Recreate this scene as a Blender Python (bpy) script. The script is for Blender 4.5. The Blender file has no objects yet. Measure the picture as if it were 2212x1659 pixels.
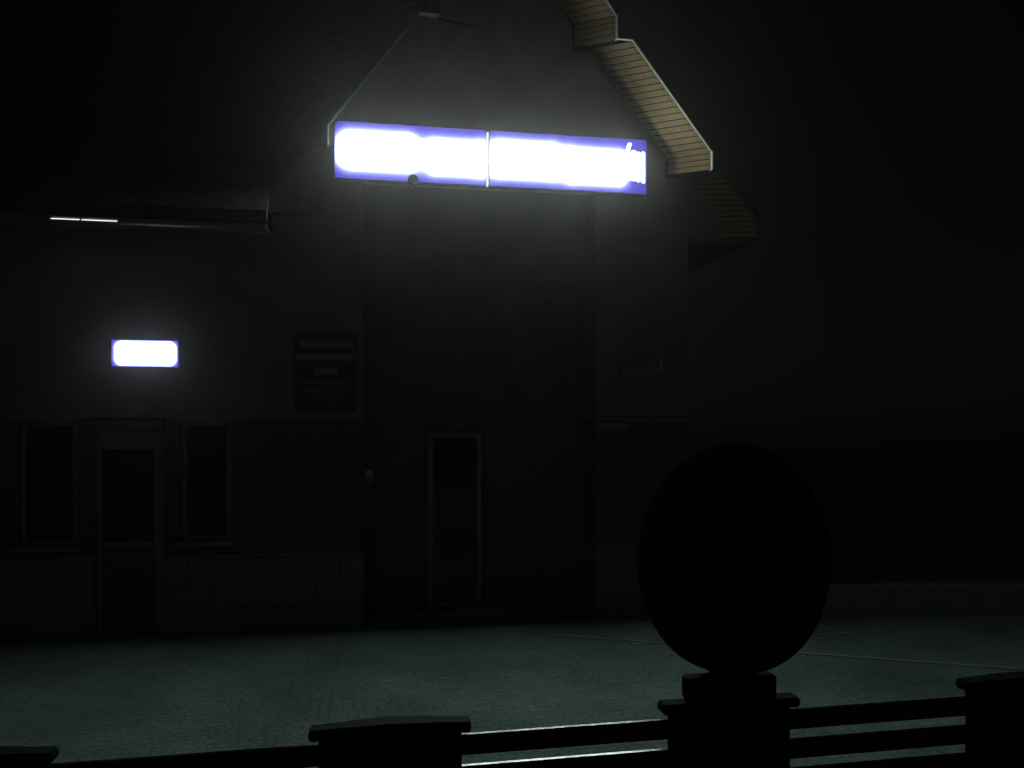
import bpy, bmesh, math, random
from mathutils import Vector, Matrix
random.seed(4)
S = bpy.context.scene
C = S.collection
R = math.radians

# ------------------------------------------------------------------ camera, night sky, faint fill light, exposure
cam_d = bpy.data.cameras.new('camera')
cam = bpy.data.objects.new('camera', cam_d)
C.objects.link(cam)
cam.location = (0, -10.6, 2.42)
cam.rotation_euler = (R(90), 0, -math.atan(317 / 1800))
cam_d.sensor_width = 36
cam_d.lens = 36 * 1800 / 2212
cam_d.shift_y = 106.5 / 2212
cam_d.clip_start = 0.05
cam_d.clip_end = 1000
S.camera = cam

W = bpy.data.worlds.new('World')
S.world = W
W.use_nodes = True
wn = W.node_tree.nodes
bg = wn['Background']
sky = wn.new('ShaderNodeTexSky')
sky.sky_type = 'NISHITA'
sky.sun_disc = False
sky.sun_elevation = R(50)
sky.sun_rotation = R(200)
grey = wn.new('ShaderNodeRGBToBW')                      # a night sky has hardly any colour of its own
W.node_tree.links.new(sky.outputs['Color'], grey.inputs[0])
tint = wn.new('ShaderNodeVectorMath')
tint.operation = 'MULTIPLY'
tint.inputs[1].default_value = (1.06, 0.94, 1.03)
W.node_tree.links.new(grey.outputs[0], tint.inputs[0])
W.node_tree.links.new(tint.outputs[0], bg.inputs['Color'])
bg.inputs['Strength'].default_value = 0.0005

fill_d = bpy.data.lights.new('fill_light', 'SUN')
fill_d.energy = 0.0045  # faint fill added from behind the camera to lift the dark facade
fill_d.angle = R(8)
fill_d.color = (1, 0.95, 0.9)
fill_light = bpy.data.objects.new('fill_light', fill_d)
C.objects.link(fill_light)
fill_light.rotation_euler = (R(60), 0, R(-20))

S.view_settings.view_transform = 'Standard'
S.view_settings.look = 'None'
S.view_settings.exposure = 0
S.view_settings.gamma = 1
S.view_settings.use_curve_mapping = False
S.cycles.max_bounces = 4
S.cycles.diffuse_bounces = 3
S.cycles.volume_bounces = 0
S.cycles.sample_clamp_indirect = 4
S.cycles.use_adaptive_sampling = False
S.cycles.sample_clamp_direct = 12


# ------------------------------------------------------------------ materials
def srgb_free(c):
    return (c[0], c[1], c[2], 1)


def mat(name, col, rough=0.7, metal=0.0, var=0.25, scale=6.0, bump=0.0, bscale=60.0, spec=0.5, coat=0.0):
    m = bpy.data.materials.new(name)
    m.use_nodes = True
    nt = m.node_tree
    b = nt.nodes['Principled BSDF']
    b.inputs['Roughness'].default_value = rough
    b.inputs['Metallic'].default_value = metal
    b.inputs['Specular IOR Level'].default_value = spec
    b.inputs['Coat Weight'].default_value = coat
    tc = nt.nodes.new('ShaderNodeTexCoord')
    n = nt.nodes.new('ShaderNodeTexNoise')
    n.inputs['Scale'].default_value = scale
    n.inputs['Detail'].default_value = 6
    nt.links.new(tc.outputs['Object'], n.inputs['Vector'])
    r = nt.nodes.new('ShaderNodeValToRGB')
    r.color_ramp.elements[0].position = 0.3
    r.color_ramp.elements[1].position = 0.7
    r.color_ramp.elements[0].color = srgb_free([c * (1 - var) for c in col])
    r.color_ramp.elements[1].color = srgb_free([min(1, c * (1 + var * 0.6)) for c in col])
    nt.links.new(n.outputs['Fac'], r.inputs['Fac'])
    nt.links.new(r.outputs['Color'], b.inputs['Base Color'])
    if bump:
        n2 = nt.nodes.new('ShaderNodeTexNoise')
        n2.inputs['Scale'].default_value = bscale
        n2.inputs['Detail'].default_value = 4
        nt.links.new(tc.outputs['Object'], n2.inputs['Vector'])
        bp = nt.nodes.new('ShaderNodeBump')
        bp.inputs['Strength'].default_value = bump
        bp.inputs['Distance'].default_value = 0.01
        nt.links.new(n2.outputs['Fac'], bp.inputs['Height'])
        nt.links.new(bp.outputs['Normal'], b.inputs['Normal'])
    return m


def brick_mat(name, c1, c2, mortar, scale, bw, bh, rough=0.85, gap=0.012, vertical=True, bump=0.5, grain=0.0, gscale=150):
    m = bpy.data.materials.new(name)
    m.use_nodes = True
    nt = m.node_tree
    b = nt.nodes['Principled BSDF']
    b.inputs['Roughness'].default_value = rough
    g = nt.nodes.new('ShaderNodeNewGeometry')
    sx = nt.nodes.new('ShaderNodeSeparateXYZ')
    cx = nt.nodes.new('ShaderNodeCombineXYZ')
    nt.links.new(g.outputs['Position'], sx.inputs[0])
    nt.links.new(sx.outputs['X'], cx.inputs['X'])
    nt.links.new(sx.outputs['Z' if vertical else 'Y'], cx.inputs['Y'])
    br = nt.nodes.new('ShaderNodeTexBrick')
    br.inputs['Color1'].default_value = srgb_free(c1)
    br.inputs['Color2'].default_value = srgb_free(c2)
    br.inputs['Mortar'].default_value = srgb_free(mortar)
    br.inputs['Scale'].default_value = scale
    br.inputs['Brick Width'].default_value = bw
    br.inputs['Row Height'].default_value = bh
    br.inputs['Mortar Size'].default_value = gap
    nt.links.new(cx.outputs[0], br.inputs['Vector'])
    col = br.outputs['Color']
    if grain:
        n = nt.nodes.new('ShaderNodeTexNoise')
        n.inputs['Scale'].default_value = gscale
        n.inputs['Detail'].default_value = 3
        nt.links.new(g.outputs['Position'], n.inputs['Vector'])
        n3 = nt.nodes.new('ShaderNodeTexNoise')
        n3.inputs['Scale'].default_value = 0.8
        n3.inputs['Detail'].default_value = 5
        nt.links.new(g.outputs['Position'], n3.inputs['Vector'])
        av = nt.nodes.new('ShaderNodeMath')
        av.operation = 'ADD'
        nt.links.new(n.outputs['Fac'], av.inputs[0])
        nt.links.new(n3.outputs['Fac'], av.inputs[1])
        mr = nt.nodes.new('ShaderNodeMapRange')
        mr.inputs['From Min'].default_value = 0.6
        mr.inputs['From Max'].default_value = 1.4
        mr.inputs['To Min'].default_value = 1 - grain
        mr.inputs['To Max'].default_value = 1 + grain
        nt.links.new(av.outputs[0], mr.inputs['Value'])
        mx = nt.nodes.new('ShaderNodeVectorMath')
        mx.operation = 'SCALE'
        nt.links.new(col, mx.inputs[0])
        nt.links.new(mr.outputs['Result'], mx.inputs['Scale'])
        col = mx.outputs['Vector']
    nt.links.new(col, b.inputs['Base Color'])
    bp = nt.nodes.new('ShaderNodeBump')
    bp.inputs['Strength'].default_value = bump
    bp.inputs['Distance'].default_value = 0.004
    bp.invert = True
    nt.links.new(br.outputs['Fac'], bp.inputs['Height'])
    nt.links.new(bp.outputs['Normal'], b.inputs['Normal'])
    return m


class NT:
    """tiny math-node writer"""
    def __init__(s, nt):
        s.nt = nt

    def m(s, op, a, b=None, c=None):
        n = s.nt.nodes.new('ShaderNodeMath')
        n.operation = op
        for i, v in enumerate((a, b, c)):
            if v is None:
                continue
            if isinstance(v, (int, float)):
                n.inputs[i].default_value = v
            else:
                s.nt.links.new(v, n.inputs[i])
        return n.outputs[0]


def backlit(name, zones, blue, edge, blue_gain, white, white_gain, soft):
    """blue translucent panel lit from behind: each zone (cx, cz, hx, hz, radius) is a burnt-out white area, its bloom painted into the emission"""
    m = bpy.data.materials.new(name)
    m.use_nodes = True
    nt = m.node_tree
    nt.nodes.clear()
    w = NT(nt)
    out = nt.nodes.new('ShaderNodeOutputMaterial')
    g = nt.nodes.new('ShaderNodeNewGeometry')
    sp = nt.nodes.new('ShaderNodeSeparateXYZ')
    nt.links.new(g.outputs['Position'], sp.inputs[0])
    tot = None
    for (cx, cz, hx, hz, rad) in zones:
        dx = w.m('MAXIMUM', w.m('SUBTRACT', w.m('ABSOLUTE', w.m('SUBTRACT', sp.outputs['X'], cx)), hx - rad), 0)
        dz = w.m('MAXIMUM', w.m('SUBTRACT', w.m('ABSOLUTE', w.m('SUBTRACT', sp.outputs['Z'], cz)), hz - rad), 0)
        d = w.m('SUBTRACT', w.m('SQRT', w.m('ADD', w.m('MULTIPLY', dx, dx), w.m('MULTIPLY', dz, dz))), rad)
        d = w.m('MAXIMUM', d, 0.0)
        e = w.m('EXPONENT', w.m('MULTIPLY', d, -1.0 / soft))
        tot = e if tot is None else w.m('ADD', tot, e)
    tot = w.m('MINIMUM', tot, 1.0)
    k1 = w.m('ADD', w.m('MULTIPLY', tot, blue_gain), edge)
    k2 = w.m('MULTIPLY', w.m('MULTIPLY', tot, tot), white_gain)
    k2 = w.m('MULTIPLY', k2, tot)
    def sc(col, k):
        v = nt.nodes.new('ShaderNodeVectorMath')
        v.operation = 'SCALE'
        v.inputs[0].default_value = col
        nt.links.new(k, v.inputs['Scale'])
        return v.outputs['Vector']
    ad = nt.nodes.new('ShaderNodeVectorMath')
    ad.operation = 'ADD'
    nt.links.new(sc(blue, k1), ad.inputs[0])
    nt.links.new(sc(white, k2), ad.inputs[1])
    em = nt.nodes.new('ShaderNodeEmission')
    nt.links.new(ad.outputs[0], em.inputs['Color'])
    nt.links.new(em.outputs[0], out.inputs['Surface'])
    return m


def emis(name, col, k):
    m = bpy.data.materials.new(name)
    m.use_nodes = True
    nt = m.node_tree
    nt.nodes.clear()
    out = nt.nodes.new('ShaderNodeOutputMaterial')
    em = nt.nodes.new('ShaderNodeEmission')
    em.inputs['Color'].default_value = srgb_free(col)
    em.inputs['Strength'].default_value = k
    nt.links.new(em.outputs[0], out.inputs['Surface'])
    return m


LAMP = (0.82, 1.0, 0.86)          # greenish white of the sign light
M = dict(
    plaster=mat('plaster', (0.36, 0.28, 0.24), 0.9, var=0.2, scale=1.5, bump=0.3, bscale=70),
    brick=brick_mat('clinker', (0.18, 0.095, 0.075), (0.22, 0.115, 0.09), (0.17, 0.13, 0.11), 1.0, 0.25, 0.075),
    plinth=brick_mat('plinth_stone', (0.26, 0.25, 0.23), (0.32, 0.31, 0.29), (0.15, 0.15, 0.14), 1.0, 0.6, 0.3),
    dark=mat('recess_cladding', (0.16, 0.15, 0.145), 0.8, var=0.2, scale=3, bump=0.3),
    wood=mat('soffit_wood', (0.58, 0.40, 0.225), 0.55, var=0.25, scale=9, bump=0.3, bscale=40),
    gapdark=mat('soffit_backing', (0.03, 0.025, 0.02), 0.9),
    trim=mat('white_trim', (0.78, 0.78, 0.76), 0.35, var=0.05),
    roof=mat('roof_tile', (0.22, 0.13, 0.115), 0.8, var=0.3, scale=8, bump=0.6, bscale=20),
    zinc=mat('zinc', (0.25, 0.25, 0.25), 0.3, metal=0.9, var=0.1),
    frame=mat('pale_frame', (0.33, 0.33, 0.30), 0.5, var=0.1),
    glass=mat('dark_glass', (0.02, 0.022, 0.025), 0.08, var=0.0, spec=0.5),
    doorleaf=mat('door_leaf', (0.13, 0.11, 0.10), 0.5, var=0.15),
    sign_case=mat('sign_case', (0.03, 0.03, 0.12), 0.4, var=0.1),
    black=mat('black_plastic', (0.015, 0.015, 0.016), 0.9, spec=0.05),
    board=mat('board_navy', (0.035, 0.04, 0.08), 0.5, var=0.15),
    paper=mat('paper', (0.32, 0.32, 0.34), 0.8, var=0.1),
    fence=mat('fence_paint', (0.03, 0.033, 0.033), 0.7, var=0.25, scale=14, bump=0.08, bscale=120, spec=0.08),
    slat=mat('slat_paint', (0.03, 0.033, 0.033), 0.14, var=0.25, scale=14, bump=0.02, bscale=120, spec=0.5),
    globe=mat('globe_smoked', (0.06, 0.06, 0.065), 0.9, var=0.1, spec=0.0),
    terrace=mat('terrace_concrete', (0.3, 0.3, 0.28), 0.9, bump=0.4),
    ground=brick_mat('block_paving', (0.23, 0.335, 0.26), (0.285, 0.40, 0.315), (0.18, 0.26, 0.205), 1.0, 0.2, 0.1,
                     rough=0.75, gap=0.006, vertical=False, bump=0.5, grain=0.65, gscale=24),
    platform=mat('platform_slab', (0.5, 0.49, 0.47), 0.85, var=0.2, bump=0.4),
    strip=mat('edging_metal', (0.66, 0.66, 0.6), 0.5, var=0.3, scale=3),
)


# ------------------------------------------------------------------ object helpers
ORG = {}


def org(o):
    return ORG.get(o.name, Vector((0, 0, 0))) if o else Vector((0, 0, 0))


def props(o, label=None, cat=None, group=None, kind=None):
    if label:
        o['label'] = label
    if cat:
        o['category'] = cat
    if group:
        o['group'] = group
    if kind:
        o['kind'] = kind
    return o


def thing(name, loc, label, cat, group=None):
    o = bpy.data.objects.new(name, None)
    C.objects.link(o)
    o.location = loc
    o.empty_display_size = 0.1
    ORG[o.name] = Vector(loc)
    return props(o, label, cat, group)


def link_mesh(name, me, m, parent, at):
    if m is not None and not me.materials:
        me.materials.append(m)
    o = bpy.data.objects.new(name, me)
    C.objects.link(o)
    o.location = Vector(at) - org(parent)
    o.parent = parent
    ORG[o.name] = Vector(at)
    return o


def from_bm(name, bm, m, parent=None, smooth=False):
    """mesh in world coordinates -> object with its origin at the foot of its bounding box"""
    xs = [v.co for v in bm.verts]
    lo = Vector([min(v[i] for v in xs) for i in range(3)])
    hi = Vector([max(v[i] for v in xs) for i in range(3)])
    at = Vector(((lo.x + hi.x) / 2, (lo.y + hi.y) / 2, lo.z))
    for v in bm.verts:
        v.co -= at
    bmesh.ops.recalc_face_normals(bm, faces=bm.faces)
    me = bpy.data.meshes.new(name)
    bm.to_mesh(me)
    bm.free()
    if smooth:
        for p in me.polygons:
            p.use_smooth = True
    return link_mesh(name, me, m, parent, at)


def add_box(bm, x0, x1, y0, y1, z0, z1, bev=0.0, seg=1):
    r = bmesh.ops.create_cube(bm, size=1)
    vs = r['verts']
    for v in vs:
        v.co = Vector(((x0 + x1) / 2 + v.co.x * (x1 - x0), (y0 + y1) / 2 + v.co.y * (y1 - y0), (z0 + z1) / 2 + v.co.z * (z1 - z0)))
    if bev:
        es = list({e for v in vs for e in v.link_edges})
        bmesh.ops.bevel(bm, geom=es, offset=bev, segments=seg, affect='EDGES', profile=0.5)


def box(name, m, parent, x0, x1, y0, y1, z0, z1, bev=0.0, seg=1):
    bm = bmesh.new()
    add_box(bm, x0, x1, y0, y1, z0, z1, bev, seg)
    return from_bm(name, bm, m, parent)


def prism_y(bm, poly, y0, y1):
    """extrude an (x, z) polygon from y0 to y1"""
    a = [bm.verts.new((x, y0, z)) for x, z in poly]
    b = [bm.verts.new((x, y1, z)) for x, z in poly]
    bm.faces.new(a)
    bm.faces.new(list(reversed(b)))
    n = len(poly)
    for i in range(n):
        j = (i + 1) % n
        bm.faces.new((a[i], b[i], b[j], a[j]))


def wall_cells(bm, x0, x1, z0, z1, y0, y1, holes):
    """a wall slab with real openings, cut as a grid of boxes"""
    xs = sorted({x0, x1} | {min(max(h[i], x0), x1) for h in holes for i in (0, 1)})
    zs = sorted({z0, z1} | {min(max(h[i], z0), z1) for h in holes for i in (2, 3)})
    for i in range(len(xs) - 1):
        for j in range(len(zs) - 1):
            cx, cz = (xs[i] + xs[i + 1]) / 2, (zs[j] + zs[j + 1]) / 2
            if any(h[0] < cx < h[1] and h[2] < cz < h[3] for h in holes):
                continue
            add_box(bm, xs[i], xs[i + 1], y0, y1, zs[j], zs[j + 1])
    bmesh.ops.remove_doubles(bm, verts=bm.verts, dist=1e-5)
    seen = {}
    for f in bm.faces:                       # drop the faces shared by two neighbouring cells
        seen.setdefault(tuple(sorted(v.index for v in f.verts)), []).append(f)
    bm.verts.index_update()
    seen = {}
    for f in bm.faces:
        seen.setdefault(tuple(sorted(v.index for v in f.verts)), []).append(f)
    bmesh.ops.delete(bm, geom=[f for fs in seen.values() if len(fs) > 1 for f in fs], context='FACES')


def lathe(bm, prof, cx, cy, n=40):
    rings = []
    for r, z in prof:
        rings.append([bm.verts.new((cx + r * math.cos(2 * math.pi * k / n), cy + r * math.sin(2 * math.pi * k / n), z)) for k in range(n)])
    for a, b in zip(rings, rings[1:]):
        for k in range(n):
            bm.faces.new((a[k], a[(k + 1) % n], b[(k + 1) % n], b[k]))
    bm.faces.new(rings[0])
    bm.faces.new(list(reversed(rings[-1])))
    bmesh.ops.remove_doubles(bm, verts=bm.verts, dist=1e-5)


# ------------------------------------------------------------------ ground
bm = bmesh.new()
add_box(bm, -120, 120, -120, 120, -0.3, 0.0)
props(from_bm('paved_yard', bm, M['ground']), kind='structure')

bm = bmesh.new()
prism = [(5.2, -0.35), (14, -1.75), (14, 5), (5.2, 5)]
vs0 = [bm.verts.new((x, y, 0.0)) for x, y in prism]
vs1 = [bm.verts.new((x, y, 0.385)) for x, y in prism]
bm.faces.new(vs1)
for i in range(4):
    j = (i + 1) % 4
    bm.faces.new((vs0[i], vs0[j], vs1[j], vs1[i]))
props(from_bm('raised_pavement', bm, M['platform']), kind='structure')

bm = bmesh.new()
add_box(bm, -5, 6, -15, -9.2, 0.0, 1.0, 0.02)
props(from_bm('terrace', bm, M['terrace']), kind='structure')


def strip(p, q, w, label):
    d = (Vector(q) - Vector(p)).normalized()
    n = Vector((-d.y, d.x)) * w / 2
    bm = bmesh.new()
    P = [Vector(p) + n, Vector(p) - n, Vector(q) - n, Vector(q) + n]
    a = [bm.verts.new((v.x, v.y, 0.0)) for v in P]
    b = [bm.verts.new((v.x, v.y, 0.012)) for v in P]
    bm.faces.new(b)
    for i in range(4):
        j = (i + 1) % 4
        bm.faces.new((a[i], a[j], b[j], b[i]))
    props(from_bm('edging_strip', bm, M['strip']), label, 'edging', 'pale edging strips in the paving')


strip((2.128, -0.813), (6.9, -3.255), 0.05, 'long thin pale edging strip slanting across the paving towards the lower right')
strip((2.989, -1.432), (6.186, -1.40), 0.05, 'short thin pale edging strip in the paving, nearly level behind the globe lamp')

# ------------------------------------------------------------------ station building
CX = 2.005
# roof edge (x, z) from the apex down: deep flared verge on the right, shallow verge on the left
EDGE = {1: [(CX, 9.30), (3.129, 7.709), (3.129, 7.416), (3.342, 7.416), (4.404, 6.064), (4.404, 5.831), (4.75, 5.831), (5.20, 5.27), (5.20, 5.06)],
        -1: [(CX, 9.30), (0.915, 7.92), (0.915, 7.63), (0.665, 7.63), (-0.444, 6.178), (-0.444, 5.939), (-0.660, 5.939), (-1.128, 5.333), (-1.128, 5.098)]}
bld = thing('station_building', (CX, 0, 0), 'dark gabled station building with stepped wooden eaves behind the long lit sign', 'building')

WL, WR, ZT = -7.5, 4.257, 4.9
openings = [(-3.161, -2.40, 0.0, 2.47), (-3.994, -3.365, 1.08, 2.57), (-2.196, -1.607, 1.11, 2.57)]
PL, PR, PT = -0.023, 2.973, 5.66            # portal recess
for x0, x1 in ((WL, PL), (PR, WR)):
    for nm, z0, z1, mt, y0 in (('plinth', 0.0, 0.95, 'plinth', -0.03), ('brick_facing', 0.95, 2.6, 'brick', 0.0), ('plaster_wall', 2.6, ZT, 'plaster', -0.012)):
        for xa, xb in ((x0, -3.161), (-2.40, x1)) if (nm == 'plinth' and x0 == WL) else ((x0, x1),):
            bm = bmesh.new()
            wall_cells(bm, xa, xb, z0, z1, y0, 0.45, [h for h in openings if h[0] < xb and h[1] > xa])
            from_bm(nm, bm, M[mt], bld)

# gable wall follows the stepped roof edge
up_r = [(x - 0.008, z) for x, z in EDGE[1][::-1]]
up_l = [(x + 0.008, z) for x, z in EDGE[-1][1:]]
bm = bmesh.new()
prism_y(bm, [(PL, ZT), (PL, PT), (PR, PT), (PR, ZT), (WR, ZT), (WR, 5.06)] + up_r + up_l + [(-1.12, ZT)], -0.012, 0.4)
from_bm('gable_wall', bm, M['plaster'], bld)
# side and rear walls
box('side_wall', M['plaster'], bld, WR - 0.35, WR - 0.02, 0.46, 9, 0, 5.4)
box('rear_wall', M['plaster'], bld, WL, WR - 0.02, 9.0, 9.3, 0, ZT)

# recess behind the portal
rec = box('recess_wall', M['dark'], bld, -0.30, 3.2, 0.452, 0.6, 0.0, 5.9)

# roof: stepped covering, soffit of single planks, verge trim
roofm = bmesh.new()
off = 0.14


L_in = EDGE[-1]
R_in = EDGE[1]


def shifted(pts, sgn):
    out = []
    for i, (x, z) in enumerate(pts):
        if i == 0:
            out.append((x, z + 0.2))
        else:
            out.append((x + sgn * 0.09, z + (0.10 if i < len(pts) - 1 else 0.0)))
    return out


def thin(pts, sgn, k):
    return [(x + sgn * k if i else x, z + (k if i < len(pts) - 1 else 0.0)) for i, (x, z) in enumerate(pts)]


ring = shifted(R_in, 1)[::-1] + shifted(L_in, -1)[1:] + thin(L_in, -1, 0.022)[::-1] + thin(R_in, 1, 0.022)[1:]
prism_y(roofm, ring, -0.075, 9.2)
roof = from_bm('roof', roofm, M['roof'], bld)

# boarded verges: each tier flares forward from the wall to the roof edge and is clad in level planks
# forward depth of the verge at its outer and inner edge, tier by tier; width on the wall
FD = {1: [(0.42, 0.12), (0.42, 0.12), (0.13, 0.03)], -1: [(0.165, 0.016)] * 3}
FW = {1: 0.46, -1: 0.62}


def tmesh(w, ln, dp):
    b = bmesh.new()
    add_box(b, -ln / 2, ln / 2, -dp, dp, -w / 2, w / 2, 0.004)
    me = bpy.data.meshes.new('verge_trim')
    b.to_mesh(me)
    b.free()
    return me


def edge_at(tier, z):
    (xa, za), (xb, zb) = tier
    return xb if z <= zb else xb + (xa - xb) * (z - zb) / (za - zb)


def wedge(xo0, xo1, z0, z1, sgn, fd, back, push, solid):
    v = []
    for xo, z in ((xo0, z0), (xo1, z1)):
        ww = min(FW[sgn], abs(xo - CX))
        fo = fd[1] + (fd[0] - fd[1]) * ww / FW[sgn]
        i_, o_ = (xo - sgn * ww, -fd[1] + push), (xo - sgn * 0.004, -fo + push)
        if solid:
            v += [(i_[0], -0.0125, z), (i_[0], min(i_[1], -0.013), z), (o_[0], o_[1], z), (o_[0], -0.0125, z)]
        else:
            v += [(i_[0], i_[1], z), (o_[0], o_[1], z), (o_[0], o_[1] + back, z), (i_[0], i_[1] + back, z)]
    n = len(v) // 2
    b = bmesh.new()
    q = [b.verts.new(p) for p in v]
    b.faces.new(q[:n])
    b.faces.new(q[n:])
    for i in range(n):
        j = (i + 1) % n
        b.faces.new((q[i], q[j], q[n + j], q[n + i]))
    return b


for sgn in (1, -1):
    E_ = EDGE[sgn]
    for ti, (top, brk, bot) in enumerate(((E_[0], E_[1], E_[2][1]), (E_[3], E_[4], E_[5][1]), (E_[6], E_[7], E_[8][1]))):
        fd = FD[sgn][ti]
        tier = (top, brk)
        z1 = min(top[1], 8.9)
        n = round((z1 - bot) / 0.0733) if sgn > 0 else 0
        if sgn < 0:                       # smooth boarded verge, one board to each slope
            for za, zb in ((bot + 0.002, brk[1] - 0.001), (brk[1] + 0.001, z1)):
                from_bm('verge_board', wedge(edge_at(tier, za), edge_at(tier, zb), za, zb, sgn, fd, 0.012, 0, False), M['plaster'], roof)
        h = (z1 - bot) / max(n, 1)
        for k in range(n):
            za, zb = bot + k * h + 0.006, bot + (k + 1) * h - 0.007
            j = random.uniform(-.002, .002)
            from_bm('plank', wedge(edge_at(tier, za), edge_at(tier, zb), za, zb, sgn, fd, 0.012, j, False), M['wood'], roof)
        for za, zb in ((bot + 0.002, brk[1]), (brk[1], z1)):
            from_bm('verge_backing', wedge(edge_at(tier, za), edge_at(tier, zb), za, zb, sgn, fd, 0, 0.02, True), M['gapdark'], roof)
    pts = EDGE[sgn]
    for i in range(len(pts) - 1):
        p, q = Vector((pts[i][0], 0, pts[i][1])), Vector((pts[i + 1][0], 0, pts[i + 1][1]))
        d = q - p
        nrm = Vector((d.z, 0, -d.x)).normalized()
        if nrm.dot(Vector((sgn, 0, 1))) < 0:
            nrm = -nrm
        c = (p + q) / 2 + nrm * 0.012
        dp = 0.022 if abs(d.x) > 1e-6 and not (sgn < 0 and i == 2) else 0.05
        o = link_mesh('verge_trim', tmesh(0.022, d.length + 0.011, dp), M['trim' if (sgn > 0 and i < 5) or (sgn < 0 and i == 2) else 'frame' if i in (3, 4) else 'roof'], roof,  # light painted into the trim colour: pale where lit, dark where it fades
                      (c.x, -FD[sgn][(0, 0, 1, 1, 1, 2, 2, 2)[i]][0] - 0.002, c.z))
        o.rotation_euler = (0, math.atan2(-d.z, d.x), 0)

# wing roof, fascia, boarded eave
bm = bmesh.new()
a = [(-0.47, 4.90), (4.5, 10.0), (9.5, 4.6), (9.5, 4.75), (4.5, 10.2), (-0.50, 5.03)]
va = [bm.verts.new((WL - 0.3, y, z)) for y, z in a]
vb = [bm.verts.new((-1.14, y, z)) for y, z in a]
bm.faces.new(va)
bm.faces.new(list(reversed(vb)))
for i in range(6):
    j = (i + 1) % 6
    bm.faces.new((va[i], va[j], vb[j], vb[i]))
from_bm('wing_roof', bm, M['roof'], bld)
bm = bmesh.new()                      # the main roof runs on behind the gable
a = [(0.46, 5.90), (4.5, 10.0), (9.5, 4.6), (9.5, 4.75), (4.5, 10.2), (0.46, 6.022)]
va = [bm.verts.new((-1.139, y, z)) for y, z in a]
vb = [bm.verts.new((3.9, y, z)) for y, z in a]
bm.faces.new(va)
bm.faces.new(list(reversed(vb)))
for i in range(6):
    j = (i + 1) % 6
    bm.faces.new((va[i], va[j], vb[j], vb[i]))
from_bm('main_roof', bm, M['roof'], bld)
box('eave_board', M['wood'], bld, WL - 0.3, -1.15, -0.45, -0.015, 4.86, 4.885)

# gutter: open half round
bm = bmesh.new()
gx0, gx1, gy, gz, gr = -7.6, -1.14, -0.545, 4.835, 0.06
n = 12
prof = [(gy + gr * math.cos(math.pi + math.pi * k / n), gz + gr * math.sin(math.pi + math.pi * k / n)) for k in range(n + 1)]
prof = [(gy - gr - 0.008, gz - 0.004), (gy - gr - 0.008, gz + 0.008)] + prof[1:]
inn = [(gy + (y - gy) * 0.93, gz + (z - gz) * 0.93) for y, z in prof]
va = [bm.verts.new((gx0, y, z)) for y, z in prof]
vb = [bm.verts.new((gx1, y, z)) for y, z in prof]
for i in range(len(prof) - 1):
    bm.faces.new((va[i], va[i + 1], vb[i + 1], vb[i]))
bm.faces.new([bm.verts.new((gx1, y, z)) for y, z in prof])
gut = from_bm('gutter', bm, M['zinc'], bld)
for gxk in (-6.2, -5.2, -4.2, -3.11, -2.72, -1.9):
    b2 = bmesh.new()
    pr = [(gy + (gr + 0.006) * math.cos(math.pi + math.pi * k / n), gz + (gr + 0.006) * math.sin(math.pi + math.pi * k / n)) for k in range(n + 1)]
    p0 = [b2.verts.new((gxk - 0.012, y, z)) for y, z in pr]
    p1 = [b2.verts.new((gxk + 0.012, y, z)) for y, z in pr]
    for i in range(n):
        b2.faces.new((p0[i], p0[i + 1], p1[i + 1], p1[i]))
    from_bm('gutter_bracket', b2, M['zinc'], gut)


# windows and doors
def window(x0, x1, z0, z1, lbl):
    f = 0.055
    bm = bmesh.new()
    wall_cells(bm, x0, x1, z0, z1, 0.06, 0.12, [(x0 + f, x1 - f, z0 + f, z1 - f)])
    w = from_bm('window', bm, M['frame'], bld)
    box('pane', M['glass'], w, x0 + f, x1 - f, 0.085, 0.095, z0 + f, z1 - f)
    box('sill', M['frame'], w, x0 - 0.05, x1 + 0.05, -0.07, 0.06, z0 - 0.055, z0 - 0.003, 0.006)
    box('lintel', M['frame'], w, x0 - 0.06, x1 + 0.06, -0.04, 0.05, z1 + 0.003, z1 + 0.07, 0.004)


window(-3.990, -3.369, 1.084, 2.566, '')
window(-2.192, -1.611, 1.114, 2.566, '')

x0, x1 = -3.158, -2.403
bm = bmesh.new()
wall_cells(bm, x0, x1, 0.01, 2.466, 0.05, 0.13, [(x0 + 0.06, x1 - 0.10, 0.01, 2.23)])
dr = from_bm('door', bm, M['frame'], bld)
box('transom_panel', M['frame'], dr, x0 + 0.02, x1 - 0.02, 0.03, 0.049, 2.235, 2.45)
box('door_hood', M['doorleaf'], dr, x0 - 0.02, x1 + 0.03, -0.10, 0.05, 2.475, 2.585, 0.01)
box('door_leaf', M['doorleaf'], dr, x0 + 0.063, x1 - 0.103, 0.07, 0.11, 0.02, 1.06)
box('mid_rail', M['frame'], dr, x0 + 0.063, x1 - 0.103, 0.06, 0.12, 1.063, 1.12)
box('pane', M['glass'], dr, x0 + 0.063, x1 - 0.103, 0.085, 0.097, 1.123, 2.227)
box('handle', M['zinc'], dr, x1 - 0.16, x1 - 0.14, 0.02, 0.065, 1.15, 1.35, 0.006)

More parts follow.
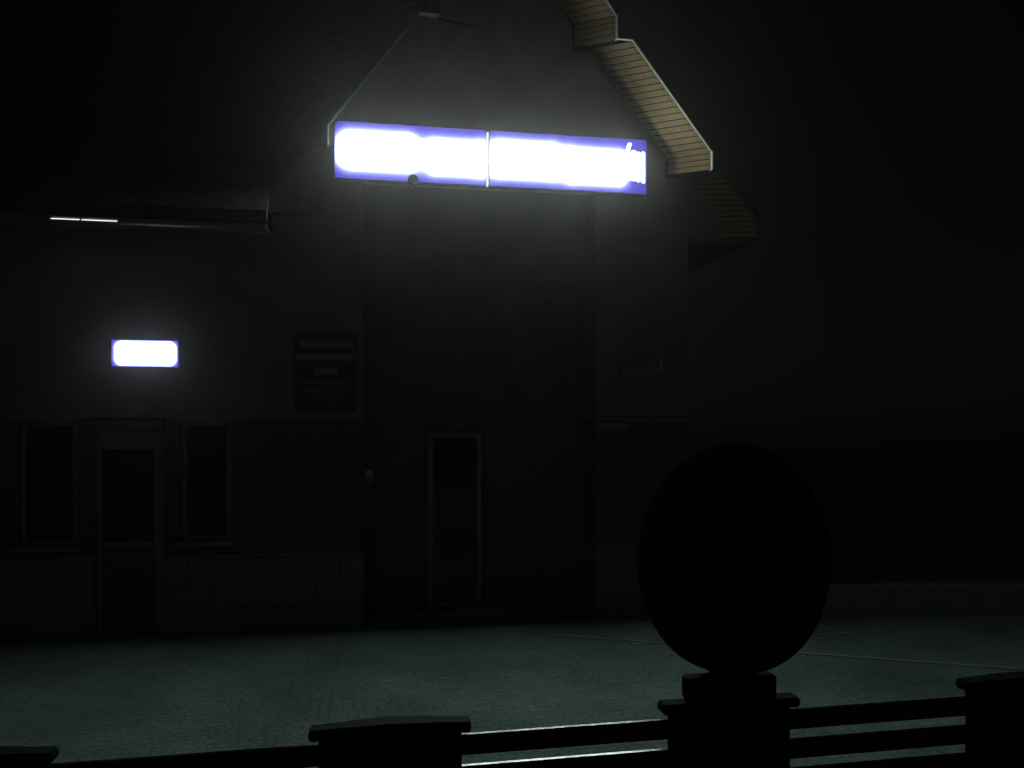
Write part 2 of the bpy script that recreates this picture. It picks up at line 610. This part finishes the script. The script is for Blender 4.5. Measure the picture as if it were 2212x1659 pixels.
x0, x1 = 0.813, 1.517
bm = bmesh.new()
wall_cells(bm, x0, x1, 0.15, 2.426, 0.35, 0.449, [(x0 + 0.06, x1 - 0.06, 0.21, 2.366)])
dr2 = from_bm('door', bm, M['frame'], bld)
box('pane', M['glass'], dr2, x0 + 0.063, x1 - 0.063, 0.40, 0.42, 0.213, 2.363)
box('handle', M['zinc'], dr2, x0 + 0.075, x0 + 0.095, 0.36, 0.395, 1.2, 1.42, 0.006)
box('doorstep', M['plinth'], bld, 0.5, 1.85, 0.05, 0.449, 0.0, 0.146, 0.01)
box('band_course', M['plaster'], bld, 2.98, 4.262, -0.05, 0.0, 2.575, 2.63, 0.008)

# things on the walls
b = thing('notice_board', (-0.48, -0.04, 2.685), 'dark navy notice board with pale lines on wall left of the central doorway', 'notice board')
box('panel', M['board'], b, -0.853, -0.108, -0.052, -0.013, 2.685, 3.65, 0.006)
for (xa, xb, za, zb) in [(-0.79, -0.14, 3.475, 3.566), (-0.84, -0.12, 3.32, 3.40), (-0.614, -0.323, 3.145, 3.226), (-0.78, -0.2, 3.03, 3.05),
                         (-0.82, -0.2, 2.94, 2.955), (-0.78, -0.25, 2.86, 2.875), (-0.8, -0.2, 2.78, 2.795)]:
    box('printed_line', M['paper'], b, xa, xb, -0.056, -0.0525, za, zb)

b = thing('information_sign', (3.53, -0.03, 3.17), 'small dim information sign high on the pier right of the doorway', 'notice')
box('panel', M['plinth'], b, 3.194, 3.866, -0.04, -0.013, 3.185, 3.385, 0.004)
box('edge_strip', M['trim'], b, 3.868, 3.885, -0.045, -0.013, 3.24, 3.40, 0.003)

b = thing('name_plate', (3.21, -0.06, 2.46), 'small pale plate on the right pier under the band course', 'plate')
box('plate', M['paper'], b, 2.992, 3.429, -0.02, -0.001, 2.463, 2.560, 0.003)

b = thing('intercom_box', (0.05, -0.03, 1.75), 'small pale box on the left edge of the dark doorway recess', 'box')
box('case', M['frame'], b, -0.02, 0.10, 0.20, 0.30, 1.758, 1.973, 0.01)
box('front', M['trim'], b, -0.005, 0.085, 0.192, 0.1995, 1.85, 1.95, 0.002)

# ------------------------------------------------------------------ lit signs
sg = thing('station_sign', (1.63, -0.15, 5.55), 'long blue backlit box sign across the gable, its lettering burnt out to white', 'sign')
face_m = backlit('sign_face', [(0.16, 5.91, 0.455, 0.175, 0.12), (1.14, 5.885, 0.335, 0.16, 0.07), (2.025, 5.905, 0.425, 0.175, 0.12), (2.94, 5.875, 0.355, 0.165, 0.05)],  # four burnt-out words, sensor bloom painted into the emission
                 (0.095, 0.075, 0.76), 0.72, 1.5, LAMP, 23.0, 0.075)
glow = emis('sign_white', LAMP, 21.0)
leak = emis('sign_leak', (0.9, 1, 0.95), 1.3)
for (xa, xb) in ((-0.375, 1.512), (1.548, 3.633)):
    bm = bmesh.new()
    wall_cells(bm, xa, xb, 5.552, 6.261, -0.157, -0.12, [(xa + 0.005, xb - 0.005, 5.557, 6.256)])
    case = from_bm('casing_rim', bm, M['sign_case'], sg)
    box('casing', M['sign_case'], sg, xa + 0.003, xb - 0.003, -0.1365, -0.013, 5.555, 6.258)
    box('lit_face', face_m, case, xa + 0.0055, xb - 0.0055, -0.152, -0.1375, 5.5575, 6.2555)
box('light_gap', leak, sg, 1.522, 1.538, -0.150, -0.05, 5.57, 6.24, 0.006)
# the marks that can still be made out at the right end
for (xa, xb, za, zb) in ((3.312, 3.358, 5.73, 6.105), (3.374, 3.420, 5.725, 6.09), (3.432, 3.474, 5.72, 6.115), (3.496, 3.538, 5.71, 6.095), (3.562, 3.604, 5.70, 6.10)):
    box('letter_stroke', glow, sg, xa, xb, -0.1555, -0.1525, za, zb, 0.001)
bm = bmesh.new()
prism_y(bm, [(3.34, 6.09), (3.39, 6.09), (3.425, 6.205), (3.38, 6.205)], -0.1555, -0.1525)
from_bm('accent_mark', bm, glow, sg)

b = thing('horn_speaker', (0.586, -0.2, 5.5), 'small dark round fitting in front of the lower edge of the long sign', 'speaker')
bm = bmesh.new()
bmesh.ops.create_uvsphere(bm, u_segments=20, v_segments=12, radius=0.068)
for v in bm.verts:
    v.co = Vector((v.co.x + 0.586, v.co.y * 0.7 - 0.22, v.co.z + 5.56))
sp_b = from_bm('body', bm, M['black'], b, True)
box('arm', M['black'], b, 0.574, 0.598, -0.20, -0.013, 5.50, 5.525)

sm = thing('door_sign', (-2.57, -0.12, 3.2), 'small backlit sign with blue rim on the wall above the left door', 'sign')
face2 = backlit('door_sign_face', [(-2.565, 3.366, 0.335, 0.132, 0.07)], (0.095, 0.075, 0.76), 0.85, 2.0, LAMP, 6.5, 0.022)
box('casing', M['sign_case'], sm, -2.944, -2.195, -0.102, -0.013, 3.208, 3.525)
bm = bmesh.new()
wall_cells(bm, -2.947, -2.192, 3.205, 3.528, -0.124, -0.09, [(-2.942, -2.197, 3.210, 3.523)])
from_bm('casing_rim', bm, M['sign_case'], sm)
box('lit_face', face2, sm, -2.9415, -2.1975, -0.120, -0.103, 3.2105, 3.5225)


st = thing('eave_glint', (-3.08, -0.62, 4.8), 'thin glowing white bars in two lengths, added for the glint on the left gutter', 'glint')
glint_bar = emis('glint_glow', (0.95, 1, 0.97), 1.2)  # glow standing in for a reflection on the gutter, no lamp here
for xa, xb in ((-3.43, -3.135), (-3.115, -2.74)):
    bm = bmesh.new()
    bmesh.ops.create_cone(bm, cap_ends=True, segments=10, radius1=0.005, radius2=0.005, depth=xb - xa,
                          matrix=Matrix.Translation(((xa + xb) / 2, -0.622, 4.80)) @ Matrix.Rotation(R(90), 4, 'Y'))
    from_bm('glint_bar', bm, glint_bar, st, True)
for xa in (-3.44, -3.125, -2.733):
    box('added_glint_clip', M['zinc'], st, xa - 0.006, xa + 0.006, -0.634, -0.612, 4.788, 4.812, 0.002)

# ------------------------------------------------------------------ slatted fence on the terrace and its globe lamp
FY = -9.337
fn = thing('slat_fence', (0.3, FY, 1.0), 'dark slatted fence with wide flat capped posts along the bottom of the view', 'fence')
POSTS = [(-0.548, 0.24, 0.212), (0.038, 0.24, 0.212), (0.578, 0.233, 0.203), (1.118, 0.24, 0.212)]
for i, (px, cw, bw) in enumerate(POSTS):
    top = 1.984 + 0.014 * px
    p = box('post', M['fence'], fn, px - bw / 2, px + bw / 2, FY - 0.012, FY + 0.012, 1.0, top - 0.016, 0.004)
    bm = bmesh.new()
    h = cw / 2
    pk = 0.005 if i != 2 else 0.0
    prism_y(bm, [(px - h, top - 0.016), (px + h, top - 0.016), (px + h, top), (px + h * 0.4, top + pk * 0.75), (px, top + pk), (px - h * 0.4, top + pk * 0.75), (px - h, top)], FY - 0.016, FY + 0.016)
    bmesh.ops.bevel(bm, geom=list(bm.edges), offset=0.003, segments=2, affect='EDGES')
    from_bm('post_cap', bm, M['fence'], p)
for (pa, pb) in zip(POSTS, POSTS[1:]):
    xa, xb = pa[0] + pa[2] / 2 - 0.004, pb[0] - pb[2] / 2 + 0.004
    ln = xb - xa
    b2 = bmesh.new()
    add_box(b2, -ln / 2, ln / 2, -0.005, 0.005, -0.031, 0.0, 0.0016, 2)
    me = bpy.data.meshes.new('slat')
    b2.to_mesh(me)
    b2.free()
    for k in range(19):
        xm = (xa + xb) / 2
        o = link_mesh('slat', me, M['slat'], fn, (xm, FY + random.uniform(-.0008, .0008), 1.9605 + 0.011 * xm - 0.048 * k))
        o.rotation_euler = (random.uniform(-.003, .003), -0.011, 0)

gl = thing('globe_lamp', (0.578, FY, 1.992), 'large unlit globe lamp silhouetted on the middle fence post', 'lamp')
box('base', M['fence'], gl, 0.578 - 0.0745, 0.578 + 0.0745, FY - 0.02, FY + 0.02, 1.992, 2.032, 0.007, 3)
bm = bmesh.new()
lathe(bm, [(0.034, 2.02), (0.034, 2.034), (0.045, 2.05), (0.03, 2.06)], 0.58, FY, 32)
from_bm('collar', bm, M['fence'], gl, True)
bm = bmesh.new()
pr = []
N = 36
for k in range(N + 1):
    t = -math.pi / 2 + math.pi * k / N
    e = 0.82 if t < 0 else 1.0
    pr.append((max(1e-4, 0.1515 * math.cos(t) ** e), 2.223 + 0.184 * math.sin(t)))
lathe(bm, pr, 0.581, FY, 64)
from_bm('globe', bm, M['globe'], gl, True)

# ------------------------------------------------------------------ even scattering volume added to give the signs their lens bloom
bm = bmesh.new()
add_box(bm, -121, 121, -121, 121, -1.3, 12.5)
hz = from_bm('bloom_haze', bm, None)
hm = bpy.data.materials.new('bloom_haze')
hm.use_nodes = True
nt = hm.node_tree
nt.nodes.clear()
out = nt.nodes.new('ShaderNodeOutputMaterial')
pv = nt.nodes.new('ShaderNodeVolumePrincipled')
pv.inputs['Color'].default_value = (0.94, 0.87, 0.84, 1)
pv.inputs['Density'].default_value = 0.0043
pv.inputs['Anisotropy'].default_value = 0.95
hm.cycles.volume_sampling = 'EQUIANGULAR'
hm.cycles.homogeneous_volume = True
nt.links.new(pv.outputs[0], out.inputs['Volume'])
hz.data.materials.append(hm)
props(hz, kind='stuff')
